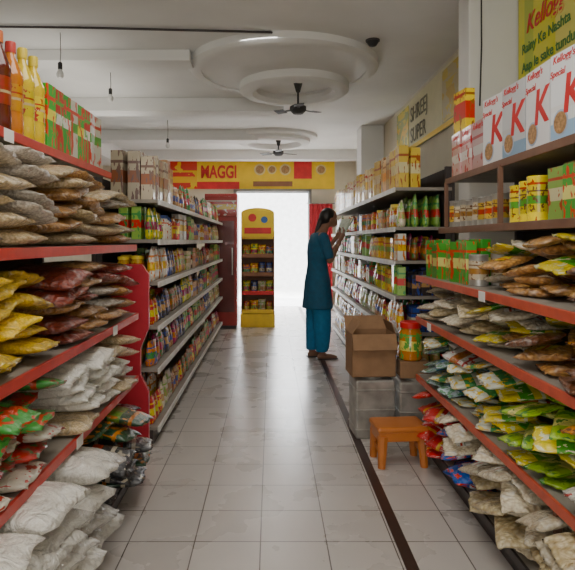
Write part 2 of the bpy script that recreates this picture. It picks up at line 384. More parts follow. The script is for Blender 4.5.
heap(a,b,1.25,2.05,LN[3],Fg+Fbe,1.61,g,.2); heap(a,b,2.05,2.6,LN[3],Fbe+Fb,1.61,g,.2); heap(a,b,2.6,3.17,LN[3],Fb+Fbe+Fg,1.60,g,.2)
g='grain bags on the middle shelf'; a,b=LX(.75,.04,.38)
heap(a,b,1.15,2.05,LN[2],Fy,1.22,g,.2); heap(a,b,2.05,2.6,LN[2],Fm+Fb,1.22,g,.2); heap(a,b,2.6,3.17,LN[2],Fm+Fb+Fg,1.20,g,.2)
g='packets and rice bags on the lower shelf'; a,b=LX(.75,.06,.38)
heap(a,b,1.0,2.05,LN[1],Fc,.86,g,.2); heap(a,b,2.05,3.17,LN[1],Fr+Fbe[1:2],.86,g,.2)
g='sacks on the bottom shelf'; a,b=LX(.72,.13,.48)
heap(a,b,1.2,2.42,LN[0],Fbig,.53,g,.2); heap(a,b,2.42,3.17,LN[0],Fd,.50,g,.25)
def bottle(lbl,juice,capc,labc,h=.30,r=.046):
    k=h/.30
    b=lathe('bottle',[(0,0),(r*.9,0),(r,.01),(r,.06*k),(r*.93,.08*k),(r*.93,.17*k),(r,.19*k),(r*.95,.205*k),(r*.55,.245*k),(r*.36,.26*k),(r*.36,.285*k),(0,.285*k)],simple('juice',juice,.12,coat=.6),20)
    cap=lathe('cap',[(0,.275*k),(r*.42,.275*k),(r*.42,.305*k),(r*.38,.31*k),(0,.31*k)],simple('cap_plastic',capc,.4),16)
    lab=lathe('lab',[(r*.95,.082*k),(r*.965,.082*k),(r*.965,.168*k),(r*.95,.168*k)],pack('bottle_label',labc,(.75,.6,.35),(.5,.05,.03),.4,.5,2,4,.6,bump=0),20)
    return Proto('juice_bottle','bottle',lbl,b,[('cap',cap,(0,0,0),(0,0,0)),('label_sleeve',lab,(0,0,0),(0,0,0))],(2*r,2*r,h))
B1=bottle('dark red-brown drink bottle with orange cap',(.13,.015,.006),(.65,.15,.03),(.42,.06,.02),.345)
B2=bottle('orange juice bottle with red cap',(.65,.20,.01),(.6,.05,.04),(.75,.35,.03),.34)
B3=bottle('yellow squash bottle with yellow cap',(.80,.58,.01),(.80,.62,.05),(.82,.65,.03),.35)
def carton(name,cat,lbl,w,d,h,mat,parts=(),bev=.002):
    return Proto(name,cat,lbl,boxm(name,-d/2,d/2,-w/2,w/2,0,h,mat,bev),parts,(d,w,h))
gable=boxm('capc',-.012,.012,-.012,.012,.0,.012,simple('cap_white',(.8,.8,.8),.4),.004)
J=[carton('juice_carton','carton','green and red juice carton with fruit print',.085,.075,.275,pack('carton_%d'%i,c[0],c[1],c[2],.45,.62,2,4,.58,bump=0),[('carton_cap',gable,(0.012,0,.275),(0,0,0))]) for i,c in enumerate([((.05,.38,.06),(.8,.8,.72),(.7,.06,.04)),((.60,.04,.03),(.8,.8,.7),(.12,.40,.08)),((.08,.44,.08),(.8,.74,.15),(.7,.08,.04)),((.70,.70,.60),(.15,.45,.1),(.7,.08,.04))])]
y=1.50
while y<3.12:
    for r in range(2):
        x=-(.96+r*.11)
        p=(B1 if y<2.08 else (B2 if y<2.18 else B3)) if y<2.38 else R.choice(J)
        place(p,(x,y,LN[4]+.001),U(-.15,.15),'bottles and cartons on the top shelf')
    y+=.10 if y<2.38 else .092

base_cols=[(.60,.04,.03),(.05,.04,.04),(.70,.62,.48),(.07,.28,.09),(.30,.11,.045),(.85,.55,.04),(.07,.11,.36),(.78,.76,.70),(.70,.23,.03),(.42,.04,.13),(.75,.68,.08),(.28,.46,.12),(.52,.32,.15)]
kn=['biscuit_packet','tea_packet','flour_packet','spice_packet','coffee_packet','noodle_packet','soap_packet','sugar_packet','chips_packet','candy_packet','snack_packet','herb_packet','nut_packet']
RC=random.Random(5)
pal=[(b,)+tuple(RC.sample([c for c in base_cols if c!=b],2)) for b in base_cols]
PK=[Proto(kn[i],'packet','small glossy printed pouch standing on a shelf',pouchm('pouch',.06,.10+.015*(i%3),.17+.015*(i%4),pack('pouch_print_%d'%i,*c,.3,.55,2,5,.57),i*2.3)) for i,c in enumerate(pal)]
BXs=[carton('small_box','box','small printed cardboard box standing on a shelf',.08+.015*(i%3),.06,.14+.02*(i%4),pack('box_print_%d'%i,*c,.35,.6,2,4,.6,bump=0)) for i,c in enumerate(pal)]
def lidm(c): return lathe('lid',[(0,0),(.037,0),(.037,.018),(.034,.021),(0,.021)],simple('jar_lid',c,.4),16)
def jarp(lbl,c,lc,h=.15,r=.038,name='jar'):
    me=lathe(name,[(0,0),(r*.94,0),(r,.006),(r,h*.82),(r*.85,h*.9),(r*.85,h*.93),(0,h*.93)],pack('jar_'+lbl[:8],c,(.8,.75,.6),(.6,.1,.06),.25,.6,2,5,.6,bump=0,rough=.2),16)
    return Proto(name,'jar',lbl,me,[('lid',lidm(lc),(0,0,h*.92),(0,0,0))],(2*r,2*r,h))
JR=[jarp('brown sauce jar with red lid',(.25,.08,.03),(.6,.05,.04)),jarp('golden jar with yellow lid',(.7,.45,.1),(.85,.65,.05)),jarp('dark glass jar with green lid',(.10,.05,.03),(.05,.3,.08)),jarp('orange pickle jar with red lid',(.65,.25,.04),(.6,.04,.03)),jarp('white mayonnaise jar with blue lid',(.78,.76,.66),(.06,.12,.45))]
def row(s,z,lip,y0,y1,choices,rows=1,group='goods',gap=.004,jit=.12,setb=.01,maxrun=4):
    y=y0; run=None; left=0
    while y<y1:
        if left<=0: run=R.choice(choices); left=R.randint(1,maxrun)
        left-=1; p=run; d,w,h=p.dim
        if y+w>y1: break
        for r in range(rows):
            place(p,(s*(lip+setb+d/2+r*(d+.012)+U(0,.012)),y+w/2,z+.001),(math.pi if s>0 else 0)+U(-jit,jit),group,sc=U(.92,1.1))
        y+=w+gap
DK=[PK[i] for i in (0,1,2,4,7,9,12,3,1)]
for k,z in enumerate(LF):
    if k==5: continue
    ch_=DK*2+PK+([] if k<2 else BXs+JR*2)
    row(-1,z,.735,3.66,8.3,ch_,1,'packets on the long white shelving',jit=.25)
    row(-1,z,.82,3.66,4.6,ch_,2,'packets on the long white shelving',jit=.2)
BT=[carton('tall_box','box','tall brown and cream carton on top of the shelving',.12,.08,.30,pack('tbox_%d'%i,*c,.35,.6,2,4,.58,bump=0)) for i,c in enumerate([((.45,.30,.17),(.6,.5,.35),(.35,.08,.05)),((.55,.48,.36),(.35,.14,.08),(.2,.12,.1)),((.35,.14,.08),(.6,.5,.3),(.6,.42,.08))])]
row(-1,LF[5],.74,3.66,4.5,BT,3,'cartons on top of the white shelving'); row(-1,LF[5],.74,4.52,8.3,DK,1,'packets on top of the white shelving',jit=.3)
for k,z in enumerate(RF[:-1]):
    ch_=PK+(BXs*2+JR*2 if k>2 else DK)
    row(1,z,.89,4.06,8.15,ch_,1,'packets on the white wall shelving',jit=.2)
    row(1,z,.98,4.05,4.6,BXs+PK,3,'packets on the white wall shelving',jit=.1)
BY=[carton('grocery_carton','box','yellow and beige carton on top of wall shelving',.13,.07,.28,pack('ybox_%d'%i,*c,.35,.6,2,4,.6,bump=0)) for i,c in enumerate([((.75,.56,.14),(.75,.68,.4),(.4,.12,.05)),((.62,.42,.2),(.7,.3,.08),(.3,.12,.05)),((.7,.6,.38),(.7,.45,.08),(.45,.08,.05)),((.72,.5,.08),(.8,.7,.4),(.55,.12,.06))])]
row(1,RF[6],.89,4.06,8.15,BY,2,'cartons on top of the wall shelving',maxrun=3)

# right near goods
K=textm('K',.20,M_txtred,.0006,'CENTER',.15,.02); sk=textm('Special',.036,M_txtred,.0006,'CENTER',.2); kg=textm("Kellogg's",.040,M_txtred,.0006,'CENTER',.2)
M_bowl=simple('bowl_print',(.45,.25,.10),.5,scale=60,noise_amt=.5)
M_bowlw=simple('bowl_white',(.45,.55,.7),.5)
bowl=lathe('bp',[(0,0),(.042,0),(.042,.0006),(0,.0006)],M_bowl,20); bowl2=lathe('bp',[(0,0),(.05,0),(.05,.0004),(0,.0004)],M_bowlw,20)
RT=(math.pi/2,0,math.pi/2)
def cer(lbl,w,d,h,mat,parts): return carton('cereal_box','box',lbl,w,d,h,mat,parts)
def cparts(w,d,h,big=K,brand=kg,sp=sk):
    x=d/2+.0008
    return [('brand_print',brand,(x,-.02,h*.89),RT),('letter_print',big,(x,.035,h*.30),RT),('word_print',sp,(x,-.06,h*.74),RT),('bowl_rim_print',bowl2,(x,-.04,h*.20),(0,math.pi/2,0)),('bowl_print',bowl,(x+.001,-.04,h*.20),(0,math.pi/2,0))]
M_cw=simple('cereal_white',(.84,.84,.84),.4,noise_amt=.03); M_cb=pack('cereal_bluewhite',(.80,.82,.84),(.38,.55,.74),(.76,.76,.76),.02,.20,2,3,.9,bump=0)
CW=[cer('white cereal box with large red letter and bowl picture',.215,.065,.335,M_cw,cparts(.215,.065,.335)),cer('white and pale blue cereal box with red letter',.215,.065,.335,M_cb,cparts(.215,.065,.335))]
M_cy=pack('cereal_yellow_red',(.9,.66,.06),(.65,.05,.04),(.35,.15,.05),.3,.7,2,4,.6,bump=0); M_cp=pack('cereal_pink',(.70,.44,.42),(.82,.78,.75),(.55,.06,.06),.3,.5,2,4,.6,bump=0)
CY=cer('yellow and red cereal box',.16,.06,.25,M_cy,[('brand_print',kg,(.0308,0,.21),RT)]); CP=cer('pink and white cereal box with red print',.17,.06,.26,M_cp,[('brand_print',kg,(.0308,0,.22),RT)])
y=1.3; i=0
while y+.22<3.05:
    for r in range(2): place(CW[i%2],(1.13+.075*r,y+.112,RN[5]+.001),math.pi+U(-.1,.1),'cereal boxes on the top shelf')
    y+=.235; i+=1
while y+.18<3.5:
    for r in range(2): place(CP,(1.13+.08*r,y+.09,RN[5]+.001),math.pi+U(-.05,.05),'cereal boxes on the top shelf')
    y+=.18
place(CY,(1.15,y-.09,RN[5]+.262),math.pi+.1,'cereal boxes on the top shelf')
def tin(lbl,c,band,h=.12,r=.037,metal=0):
    me=lathe('tin',[(0,.003),(r*.93,.003),(r*.95,0),(r,.002),(r,.006),(r*.975,.009),(r*.975,h-.009),(r,h-.006),(r,h-.002),(r*.95,h),(r*.93,h-.004),(0,h-.004)],pack('tin_'+lbl[:6],c,band,(.5,.1,.05),.3,.65,2,4,.64,bump=0,rough=.25) if not metal else M_steel,18)
    lb=lathe('tl',[(r*.98,h*.2),(r*.99,h*.2),(r*.99,h*.8),(r*.98,h*.8)],pack('tinlab_'+lbl[:6],c,band,(.2,.1,.05),.3,.6,2,5,.6,bump=0),18)
    return Proto('food_tin','tin',lbl,me,[('paper_label',lb,(0,0,0),(0,0,0))],(2*r,2*r,h))
T=[tin('silver food tin with cream paper label',(.6,.52,.38),(.4,.22,.08),.15,.045,1),tin('yellow food tin with green band',(.88,.70,.05),(.15,.42,.08),.17,.045,0),tin('golden food tin with red band',(.65,.45,.12),(.55,.08,.05),.15,.045,1),tin('steel food tin with green label',(.45,.5,.32),(.12,.3,.1),.15,.045,1)]
BG=[carton('small_box','box','green and yellow printed food box',.11,.05,.20,pack('gb_%d'%i,*c,.35,.6,2,4,.58,bump=0)) for i,c in enumerate([((.10,.40,.08),(.85,.8,.3),(.75,.1,.06)),((.72,.10,.04),(.88,.85,.5),(.1,.35,.1)),((.35,.55,.15),(.85,.8,.5),(.6,.1,.05)),((.8,.6,.1),(.2,.45,.1),(.85,.8,.6))])]
row(1,RN[4],1.045,2.68,3.46,[T[0],T[2],T[3]],2,'tins on the upper shelf',jit=.5); row(1,RN[4],1.045,2.30,2.66,[T[1]],2,'tins on the upper shelf',jit=.3); row(1,RN[4],1.045,1.4,2.28,BG,2,'boxes on the upper shelf',maxrun=1)
row(1,RN[3],.915,2.62,3.46,[T[0],T[3],BG[0],BG[2],T[1],BG[0]],2,'tins and boxes on the shelf',jit=.3,maxrun=2)
def sfam(lbl,mat,L,W,H,n=2,name='food_packet',st=None): return fam(lbl,mat,L,W,H,n,st,name,'packet')
Sd=sfam('clear bag of dark dates lying on the shelf',G_date,.20,.14,.038,2,'dates_bag',S_yel); Sn=sfam('clear bag of tan nuts lying on the shelf',G_nut,.20,.14,.038,2,'nuts_bag',S_yel)
Sp=sfam('clear bag of pale pasta lying on the shelf',G_pasta,.20,.14,.04,3,'pasta_bag',None)
Sc=sfam('clear bag of mixed dry goods lying on the shelf',G_clear,.19,.14,.036,3,'dry_goods_bag',S_white)
Py=sfam('yellow and green glossy printed packet',pack('pk_yelgrn',(.88,.70,.03),(.10,.40,.05),(.85,.85,.6),.35,.6,0,5,.57),.21,.15,.03)
Pb=sfam('blue and silver glossy printed packet',pack('pk_blue',(.50,.60,.64),(.05,.16,.40),(.12,.30,.16),.35,.6,0,5,.50),.19,.13,.03)
Pgw=sfam('green and white glossy printed packet',pack('pk_grnw',(.62,.64,.54),(.06,.28,.09),(.7,.5,.1),.35,.6,0,5,.55),.19,.13,.03)
Prd=sfam('bright red glossy packet with gold print',pack('pk_red',(.66,.02,.02),(.8,.5,.08),(.8,.75,.65),.4,.5,0,5,.64),.19,.13,.04)
Pbl=sfam('deep blue and silver glossy packet',pack('pk_dblue',(.05,.12,.42),(.65,.68,.72),(.65,.1,.08),.4,.6,0,5,.56),.19,.14,.04)
Por=sfam('orange and brown glossy printed packet',pack('pk_or',(.68,.28,.04),(.75,.7,.5),(.16,.07,.04),.35,.6,0,5,.55),.20,.14,.03)
Pwt=sfam('white and brown glossy printed packet',pack('pk_wt',(.76,.74,.68),(.5,.20,.07),(.55,.06,.05),.35,.6,0,5,.6),.22,.16,.038)
Pgr=sfam('lime green glossy printed packet',pack('pk_lime',(.35,.55,.06),(.8,.75,.3),(.08,.25,.06),.35,.6,0,5,.57),.21,.15,.03)
def rh(x0,y0,y1,z,F,top,g,front=.03): heap(x0,x0+.36,y0,y1,z,F,top,g,1.4,front,.3)
g='dried fruit bags on the shelf'
rh(.88,1.3,1.9,RN[3],Sd+Sn,1.34,g); rh(.88,1.9,2.3,RN[3],Sn+Sd+Py[:1],1.34,g); rh(.88,2.3,2.62,RN[3],Py+Sc+Sn[:1],1.32,g)
g='packets on the shelf'
rh(.86,1.3,1.85,RN[2],Por+Sd+Pb[:1],1.05,g); rh(.86,1.85,2.2,RN[2],Sd+Sn+Py[:1],1.05,g); rh(.86,2.2,2.6,RN[2],Py+Sc+Sn[:1],1.05,g); rh(.86,2.6,3.46,RN[2],Sp+Sc,1.04,g)
g='packets on the low shelf'
rh(.85,1.3,1.75,RN[1],Pwt+Sd[:1]+Por[:1],.80,g); rh(.85,1.75,2.25,RN[1],Py+Pgr,.80,g); rh(.85,2.25,2.7,RN[1],Pgw+Py[:1]+Sc[:1]+Pwt[:1],.79,g); rh(.85,2.7,3.46,RN[1],Pb+Pgw+Pwt[:1],.78,g)
g='packets on the bottom shelf'
rh(.81,1.6,2.0,RN[0],Sp+Sc,.46,g); rh(.81,2.0,2.6,RN[0],Sp+Sc,.46,g); rh(.81,2.6,2.95,RN[0],Pbl+Sc[:1],.46,g); rh(.81,2.95,3.46,RN[0],Prd,.46,g)

# ---------------------------------------------------------------- items on floor right
bm=bmesh.new(); addbox(bm,-.13,.13,-.12,.12,0,.385,.012)
for z in (.06,.19,.32): addbox(bm,-.134,.134,-.124,.124,z-.006,z+.006,.004)
a=finish(bm,'tin',M_steel)
b_=lathe('lid',[(0,.383),(.08,.383),(.082,.40),(.05,.405),(0,.405)],M_steel,24)
ot=obj('steel_storage_tin',a,(.68,3.86,0),(0,0,.06),label='square galvanised storage tin standing on the floor',cat='tin'); obj('lid',b_,parent=ot)
ot2=obj('steel_storage_tin',a,(.965,3.80,0),(0,0,-.02),label='square galvanised storage tin standing on the floor',cat='tin'); obj('lid',b_,parent=ot2)
M_card=simple('cardboard',(.32,.18,.09),.8,scale=15)
bm=bmesh.new()
w,d,h,t=.29,.24,.28,.005
addbox(bm,-w/2,w/2,-d/2,-d/2+t,0,h);addbox(bm,-w/2,w/2,d/2-t,d/2,0,h);addbox(bm,-w/2,-w/2+t,-d/2,d/2,0,h);addbox(bm,w/2-t,w/2,-d/2,d/2,0,h);addbox(bm,-w/2,w/2,-d/2,d/2,0,t)
cb=obj('cardboard_box',finish(bm,'cb',M_card),(.67,3.86,.407),(0,0,.05),label='open brown cardboard carton resting on the steel tin',cat='box')
def flap(w,h,loc,rot): obj('flap',boxm('fl',-w/2,w/2,-.002,.002,0,h,M_card),loc,rot,cb)
flap(.29,.11,(0,-.12,.28),(math.radians(150),0,0)); flap(.29,.11,(0,.12,.28),(math.radians(-40),0,0)); flap(.24,.10,(-.145,0,.28),(math.radians(35),0,math.pi/2)); flap(.24,.08,(.145,0,.28),(math.radians(-20),0,math.pi/2))
bm=bmesh.new(); addbox(bm,-.09,.09,-.08,.08,0,.11,.003)
cb2=obj('cardboard_box',finish(bm,'cb2',M_card),(.935,3.78,.407),(0,0,-.05),label='small closed cardboard carton under a snack jar',cat='box'); obj('packing_tape',boxm('tp',-.0905,.0905,-.02,.02,.108,.1115,simple('tape',(.5,.38,.2),.3)),parent=cb2)
jm=lathe('jar',[(0,0),(.065,0),(.075,.01),(.075,.18),(.06,.205),(.06,.215),(0,.215)],pack('jar_snack',(.55,.22,.06),(.8,.68,.2),(.15,.38,.1),.3,.6,2,5,.55,rough=.15,bump=0),24)
jr=obj('snack_jar',jm,(.92,3.76,.52),label='large plastic snack jar with red screw lid',cat='jar'); obj('lid',lathe('lid',[(0,.21),(.068,.21),(.068,.245),(.062,.25),(0,.25)],M_txtred,24),parent=jr)
M_st=simple('stool_orange_brown',(.58,.18,.03),.4,noise_amt=.08,coat=.2)
st=obj('plastic_stool',boxm('seat',-.15,.15,-.11,.11,.20,.235,M_st,.014),(.75,3.36,0),(0,0,.08),label='small orange-brown plastic stool on the tiled floor',cat='stool')
obj('seat_rim',boxm('rim',-.142,.142,-.102,.102,.15,.205,M_st,.006),parent=st)
for sx in(-1,1):
    for sy in(-1,1):
        bm=bmesh.new(); tube(bm,(sx*.115,sy*.082,.18),(sx*.125,sy*.092,.0),.032,.022,8); obj('leg',finish(bm,'leg',M_st,False),parent=st)
    obj('side_brace',boxm('br',sx*.122-.006,sx*.122+.006,-.09,.09,.07,.10,M_st,.003),parent=st)

# ---------------------------------------------------------------- far displays
M_dy=simple('display_yellow',(.95,.62,.03),.4); M_db=simple('display_brown',(.30,.13,.06),.5); M_dblue=simple('print_blue',(.05,.15,.45),.5)
ds=obj('display_stand',None,(-.2,8.75,0),label='yellow cardboard snack display stand near the doorway',cat='display stand')
obj('base_tray',boxm('b',-.26,.26,-.18,.18,0,.20,M_dy,.005),parent=ds)
obj('back_board',boxm('b',-.24,.24,.15,.17,.2,1.5,M_db),parent=ds)
for sx in(-1,1): obj('side_panel',boxm('b',sx*.245-.008,sx*.245+.008,-.15,.17,.2,1.45,M_db),parent=ds)
for z in (.22,.50,.78,1.06,1.34):
    sh=obj('tray',boxm('b',-.236,.236,-.16,.15,z-.012,z,M_dy),parent=ds); obj('tray_lip',boxm('b',-.236,.236,-.17,-.16,z-.012,z+.05,M_dy if z in(.22,1.34) else (M_txtred if z==.5 else M_db)),parent=sh)
bm=bmesh.new(); n=16; top=[(.25*math.cos(math.pi*i/n),1.72+.08*math.sin(math.pi*i/n)) for i in range(n+1)]
vs=[bm.verts.new((x,-.19,z)) for x,z in [(-.25,1.36),(.25,1.36)]+top]; f_=bm.faces.new(vs); r=bmesh.ops.extrude_face_region(bm,geom=[f_])
for v in [g_ for g_ in r['geom'] if isinstance(g_,bmesh.types.BMVert)]: v.co.y+=.02
hb=obj('header_board',finish(bm,'hd',M_yel),parent=ds)
obj('red_print',boxm('b',-.20,.20,-.194,-.19,1.41,1.50,M_txtred),parent=hb)
obj('plate_print',lathe('d',[(0,0),(.06,0),(.06,.004),(0,.004)],M_txtred,20),(-.08,-.19,1.65),(math.pi/2,0,0),hb); obj('plate_print',lathe('d',[(0,0),(.05,0),(.05,.004),(0,.004)],M_dblue,20),(.10,-.19,1.62),(math.pi/2,0,0),hb)
SN=[p for i,p in enumerate(PK) if i in (0,5,6,8,10,2)]
for z in (.22,.50,.78,1.06):
    for k in range(4): place(R.choice(SN),(-.2-.17+k*.115,8.68,z+.001),-math.pi/2+U(-.1,.1),'snack packets on the display stand')
rc=obj('display_cabinet',boxm('rc',-.24,.24,-.2,.2,.05,2.0,simple('red_cabinet',(.40,.03,.025),.4,coat=.3),.01),(-.74,8.62,0),label='tall dark red cabinet beside the display stand',cat='cabinet')
obj('door_panel',boxm('d',-.2,.2,-.212,-.2,.25,1.6,simple('cab_glass',(.16,.04,.04),.15,coat=.5),.004),parent=rc)
obj('header_panel',boxm('d',-.23,.23,-.215,-.2,1.66,1.96,pack('cab_head',(.45,.05,.04),(.75,.55,.1),(.7,.65,.6),.35,.6,2,5,.6,bump=0),.004),parent=rc)
obj('door_handle',tubem('h',[(.17,-.235,.8),(.17,-.235,1.2)],.008,M_white),parent=rc)
obj('plinth',boxm('d',-.22,.22,-.18,.18,0,.05,M_dark),parent=rc)
bm=bmesh.new(); n=40; A=[];B=[]
for i in range(n+1):
    x=.45*i/n; yv=.025*math.sin(i*.9); A.append(bm.verts.new((x,yv,0)));B.append(bm.verts.new((x,yv,2.0)))
for i in range(n): bm.faces.new((A[i],A[i+1],B[i+1],B[i]))
cu=obj('curtain',finish(bm,'cu',simple('red_curtain',(.62,.05,.07),.8),True),(.74,11.06,.02),label='red folded curtain hanging beside the doorway',cat='curtain')
obj('curtain_rod',tubem('rod',[(-.05,0,2.01),(.5,0,2.01)],.012,M_steel),parent=cu)
# banner
bn=obj('shop_banner',boxm('bn',-2.15,1.25,-.02,0,0,.60,M_yel,.004),(0,11.197,2.32),label='long yellow food banner above the doorway',cat='banner')
obj('red_print_panel',boxm('rp',-2.15,-1.45,-.026,-.02,0.0,.60,pack('banner_red',(.65,.06,.04),(.8,.5,.1),(.75,.5,.05),.2,.4,2,3,.6,bump=0)),parent=bn)
tx=obj('lettering',textm('MAGGI',.34,M_txtred,.002,bold=.03),(-1.38,-.026,.22),(math.pi/2,0,0),bn); tx.scale=(.66,1,1)
obj('red_print_stripe',boxm('rs',-1.45,-.62,-.026,-.02,0,.14,M_txtred),parent=bn)
dish=lathe('dish',[(0,0),(.08,0),(.08,.004),(0,.004)],M_bowl,24); dishr=lathe('dish',[(0,0),(.11,0),(.11,.003),(0,.003)],simple('plate_cream',(.75,.62,.3),.5),24)
for x_,s_ in ((-.22,1),(.02,.8),(.28,1),(.98,.9)):
    obj('plate_print',dishr,(x_,-.02,.38),(math.pi/2,0,0),bn).scale=(s_,s_,1); obj('noodle_print',dish,(x_,-.025,.38),(math.pi/2,0,0),bn).scale=(s_,s_,1)
obj('red_print_patch',boxm('rs',.45,.80,-.026,-.02,.20,.55,M_txtred),parent=bn)
obj('dark_print_strip',boxm('rs',-.35,.42,-.026,-.02,.05,.15,M_db),parent=bn)
# side wall signs
RW=(math.pi/2,0,-math.pi/2)
sg=obj('shop_sign',boxm('sg',-.02,0,-1.35,1.35,0,.58,simple('sign_cream',(.72,.67,.42),.5,noise_amt=.05),.003),(1.655,6.05,2.36),label='cream shop name sign board high on the wall',cat='sign')
obj('frame',boxm('fr',-.024,-.02,-1.35,1.35,.0,.05,M_yel),parent=sg)
M_olive=simple('print_olive',(.16,.15,.08),.5)
obj('lettering',textm('SHREEJ',.24,M_olive,.002,bold=.0),(-.024,.62,.32),RW,sg); obj('lettering',textm('SUPER',.24,M_olive,.002,bold=0),(-.024,.62,.08),RW,sg)
obj('food_print',boxm('fp',-.025,-.02,.72,1.33,.06,.55,pack('foodprint',(.7,.58,.10),(.72,.5,.08),(.3,.35,.1),.3,.6,2,4,.5,bump=0)),parent=sg)
obj('food_print',boxm('fp',-.025,-.02,-1.33,-.62,.06,.55,pack('foodprint',(.82,.62,.08),(.75,.5,.08),(.7,.6,.3),.3,.6,2,4,.5,bump=0)),parent=sg)
ps=obj('wall_poster',boxm('ps',-.015,0,-1.2,.78,0,.68,pack('poster_bg',(.78,.74,.10),(.80,.74,.22),(.50,.58,.08),.3,.75,1,2,.62,bump=0),.002),(1.655,3.0,2.27),label='yellow-green breakfast cereal poster with red script on the wall',cat='poster')
obj('lettering',textm("Kellogg's",.16,M_txtred,.001,shear=.3),(-.018,.66,.36),RW,ps)
obj('lettering',textm("Rainy Ke Nashta",.09,M_txtgrn,.001),(-.018,.72,.24),RW,ps); obj('lettering',textm("Aap le sake tundurust",.09,M_txtgrn,.001),(-.018,.72,.12),RW,ps)

# ---------------------------------------------------------------- ceiling things
M_cord=simple('black_cord',(.03,.03,.03),.6); M_bulb=simple('bulb_glass',(.7,.7,.68),.15,coat=.5)
def bulb(x,y,z):
    o=obj('hanging_bulb',lathe('b',[(0,-.055),(.02,-.05),(.03,-.03),(.028,-.01),(.015,.015),(.013,.03),(0,.03)],M_bulb,16),(x,y,z),label='bare bulb hanging on a thin black cord',cat='light bulb')
    obj('socket',lathe('s',[(0,.02),(.018,.02),(.018,.07),(.01,.08),(0,.08)],M_cord,12),parent=o); obj('cord',tubem('c',[(0,0,.07),(0.004,0,(CZ-z)*.5),(0,0,CZ-z)],.003,M_cord,6),parent=o)
bulb(-1.72,4.65,2.68); bulb(-1.62,5.75,2.76); bulb(-1.45,8.0,2.66)
def fan(x,y,zt,zb,bl,a0):
    o=obj('ceiling_fan',lathe('m',[(0,-.05),(.05,-.045),(.085,-.01),(.085,.03),(.05,.05),(0,.055)],M_cord,24),(x,y,zb),label='dark brown ceiling fan hanging on a rod',cat='ceiling fan')
    obj('rod',tubem('r',[(0,0,.04),(0,0,zt-zb)],.011,M_cord),parent=o); obj('canopy',lathe('cn',[(0,zt-zb),(.045,zt-zb),(.02,zt-zb-.09),(0,zt-zb-.09)],M_cord,16),parent=o)
    for i in range(3):
        a=a0+i*2*math.pi/3; bm=bmesh.new(); addbox(bm,.07,.16,-.012,.012,-.004,.004); addbox(bm,.15,bl,-.05,.05,-.003,.003,.0)
        obj('blade',finish(bm,'bl',M_cord),(0,0,0),(math.radians(8),0,a),o)
fan(.28,5.9,CZ-.07,2.66,.26,-math.pi/2); fan(.12,9.2,CZ-.07,2.72,.32,-math.pi/2)
struct('trim_15',tubem('cond',[(-3.2,4.45,2.985),(-1.5,4.5,2.985),(.0,4.6,2.985),(.25,5.0,2.985)],.010,M_dark,8),'dark electrical conduit along the ceiling','conduit')
sc=obj('dome_camera',lathe('sp',[(0,0),(.05,0),(.05,-.02),(.03,-.05),(0,-.06)],M_cord,20),(.86,4.82,CZ),label='small dark dome camera on the ceiling',cat='dome camera'); obj('mount_ring',lathe('mr',[(0,0),(.06,0),(.06,-.012),(0,-.012)],M_dark,20),parent=sc)
obj('wall_cable',tubem('wc',[(1.40,3.794,2.98),(1.40,3.79,2.6),(1.39,3.794,2.2)],.005,M_cord,6),label='black cable running down the pillar',cat='cable')

# ---------------------------------------------------------------- person
def fused(name,chains,ell,lofts,voxel,mat,smooth=4):
    bm=bmesh.new()
    for ch in chains:
        for (p,r) in ch:
            bmesh.ops.create_icosphere(bm,subdivisions=2,radius=r,matrix=Matrix.Translation(p))
        for (p,r),(q,r2) in zip(ch,ch[1:]): tube(bm,p,q,r,r2,14)
    for (c,rad,rot) in ell:
        bmesh.ops.create_icosphere(bm,subdivisions=3,radius=1,matrix=Matrix.Translation(c)@Euler(rot).to_matrix().to_4x4()@Matrix.Diagonal((rad[0],rad[1],rad[2],1)))
    for lf in lofts:
        rings=[]
        for (cx,cy,z,rx,ry) in lf: rings.append([bm.verts.new((cx+rx*math.cos(t*math.pi/12),cy+ry*math.sin(t*math.pi/12),z)) for t in range(24)])
        for a,b in zip(rings,rings[1:]):
            for i in range(24): bm.faces.new((a[i],a[(i+1)%24],b[(i+1)%24],b[i]))
        bm.faces.new(rings[0][::-1]); bm.faces.new(rings[-1])
    me=finish(bm,name,mat)
    o=bpy.data.objects.new('tmp',me); C.objects.link(o)
    md=o.modifiers.new('r','REMESH'); md.mode='VOXEL'; md.voxel_size=voxel; md.use_smooth_shade=True
    if smooth: sm=o.modifiers.new('s','SMOOTH'); sm.iterations=smooth; sm.factor=.5
    dg=bpy.context.evaluated_depsgraph_get(); dg.update()
    m2=bpy.data.meshes.new_from_object(o.evaluated_get(dg)); bpy.data.objects.remove(o)
    m2.name=name; m2.materials.clear(); m2.materials.append(mat); m2.polygons.foreach_set('use_smooth',[True]*len(m2.polygons)); return m2
M_skin=simple('skin_brown',(.27,.14,.085),.55,noise_amt=.05); M_hair=simple('black_hair',(.012,.010,.010),.4,scale=60)
M_kurta=simple('teal_cloth',(.016,.11,.20),.8,scale=25,bump=.3); M_sal=simple('blue_cloth',(.02,.20,.40),.8,scale=25,bump=.3)
V=Vector
ch=[]
for sy,fx in((-1,.03),(1,-.03)):
    ch.append([(V((0,sy*.085,.86)),.085),(V((.015+fx*.5,sy*.085,.47)),.055),(V((-.01+fx,sy*.08,.09)),.036),(V((.0+fx,sy*.08,.04)),.036)])
    ch.append([(V((-.03+fx,sy*.08,.032)),.03),(V((.09+fx,sy*.085,.028)),.03),(V((.15+fx,sy*.09,.02)),.02)])
ch.append([(V((0,0,.88)),.11),(V((0,0,1.05)),.10),(V((.01,0,1.25)),.11),(V((.03,0,1.36)),.07),(V((.09,0,1.47)),.047),(V((.12,0,1.52)),.055)])
ch.append([(V((.02,-.14,1.345)),.05),(V((.02,.14,1.345)),.05)])
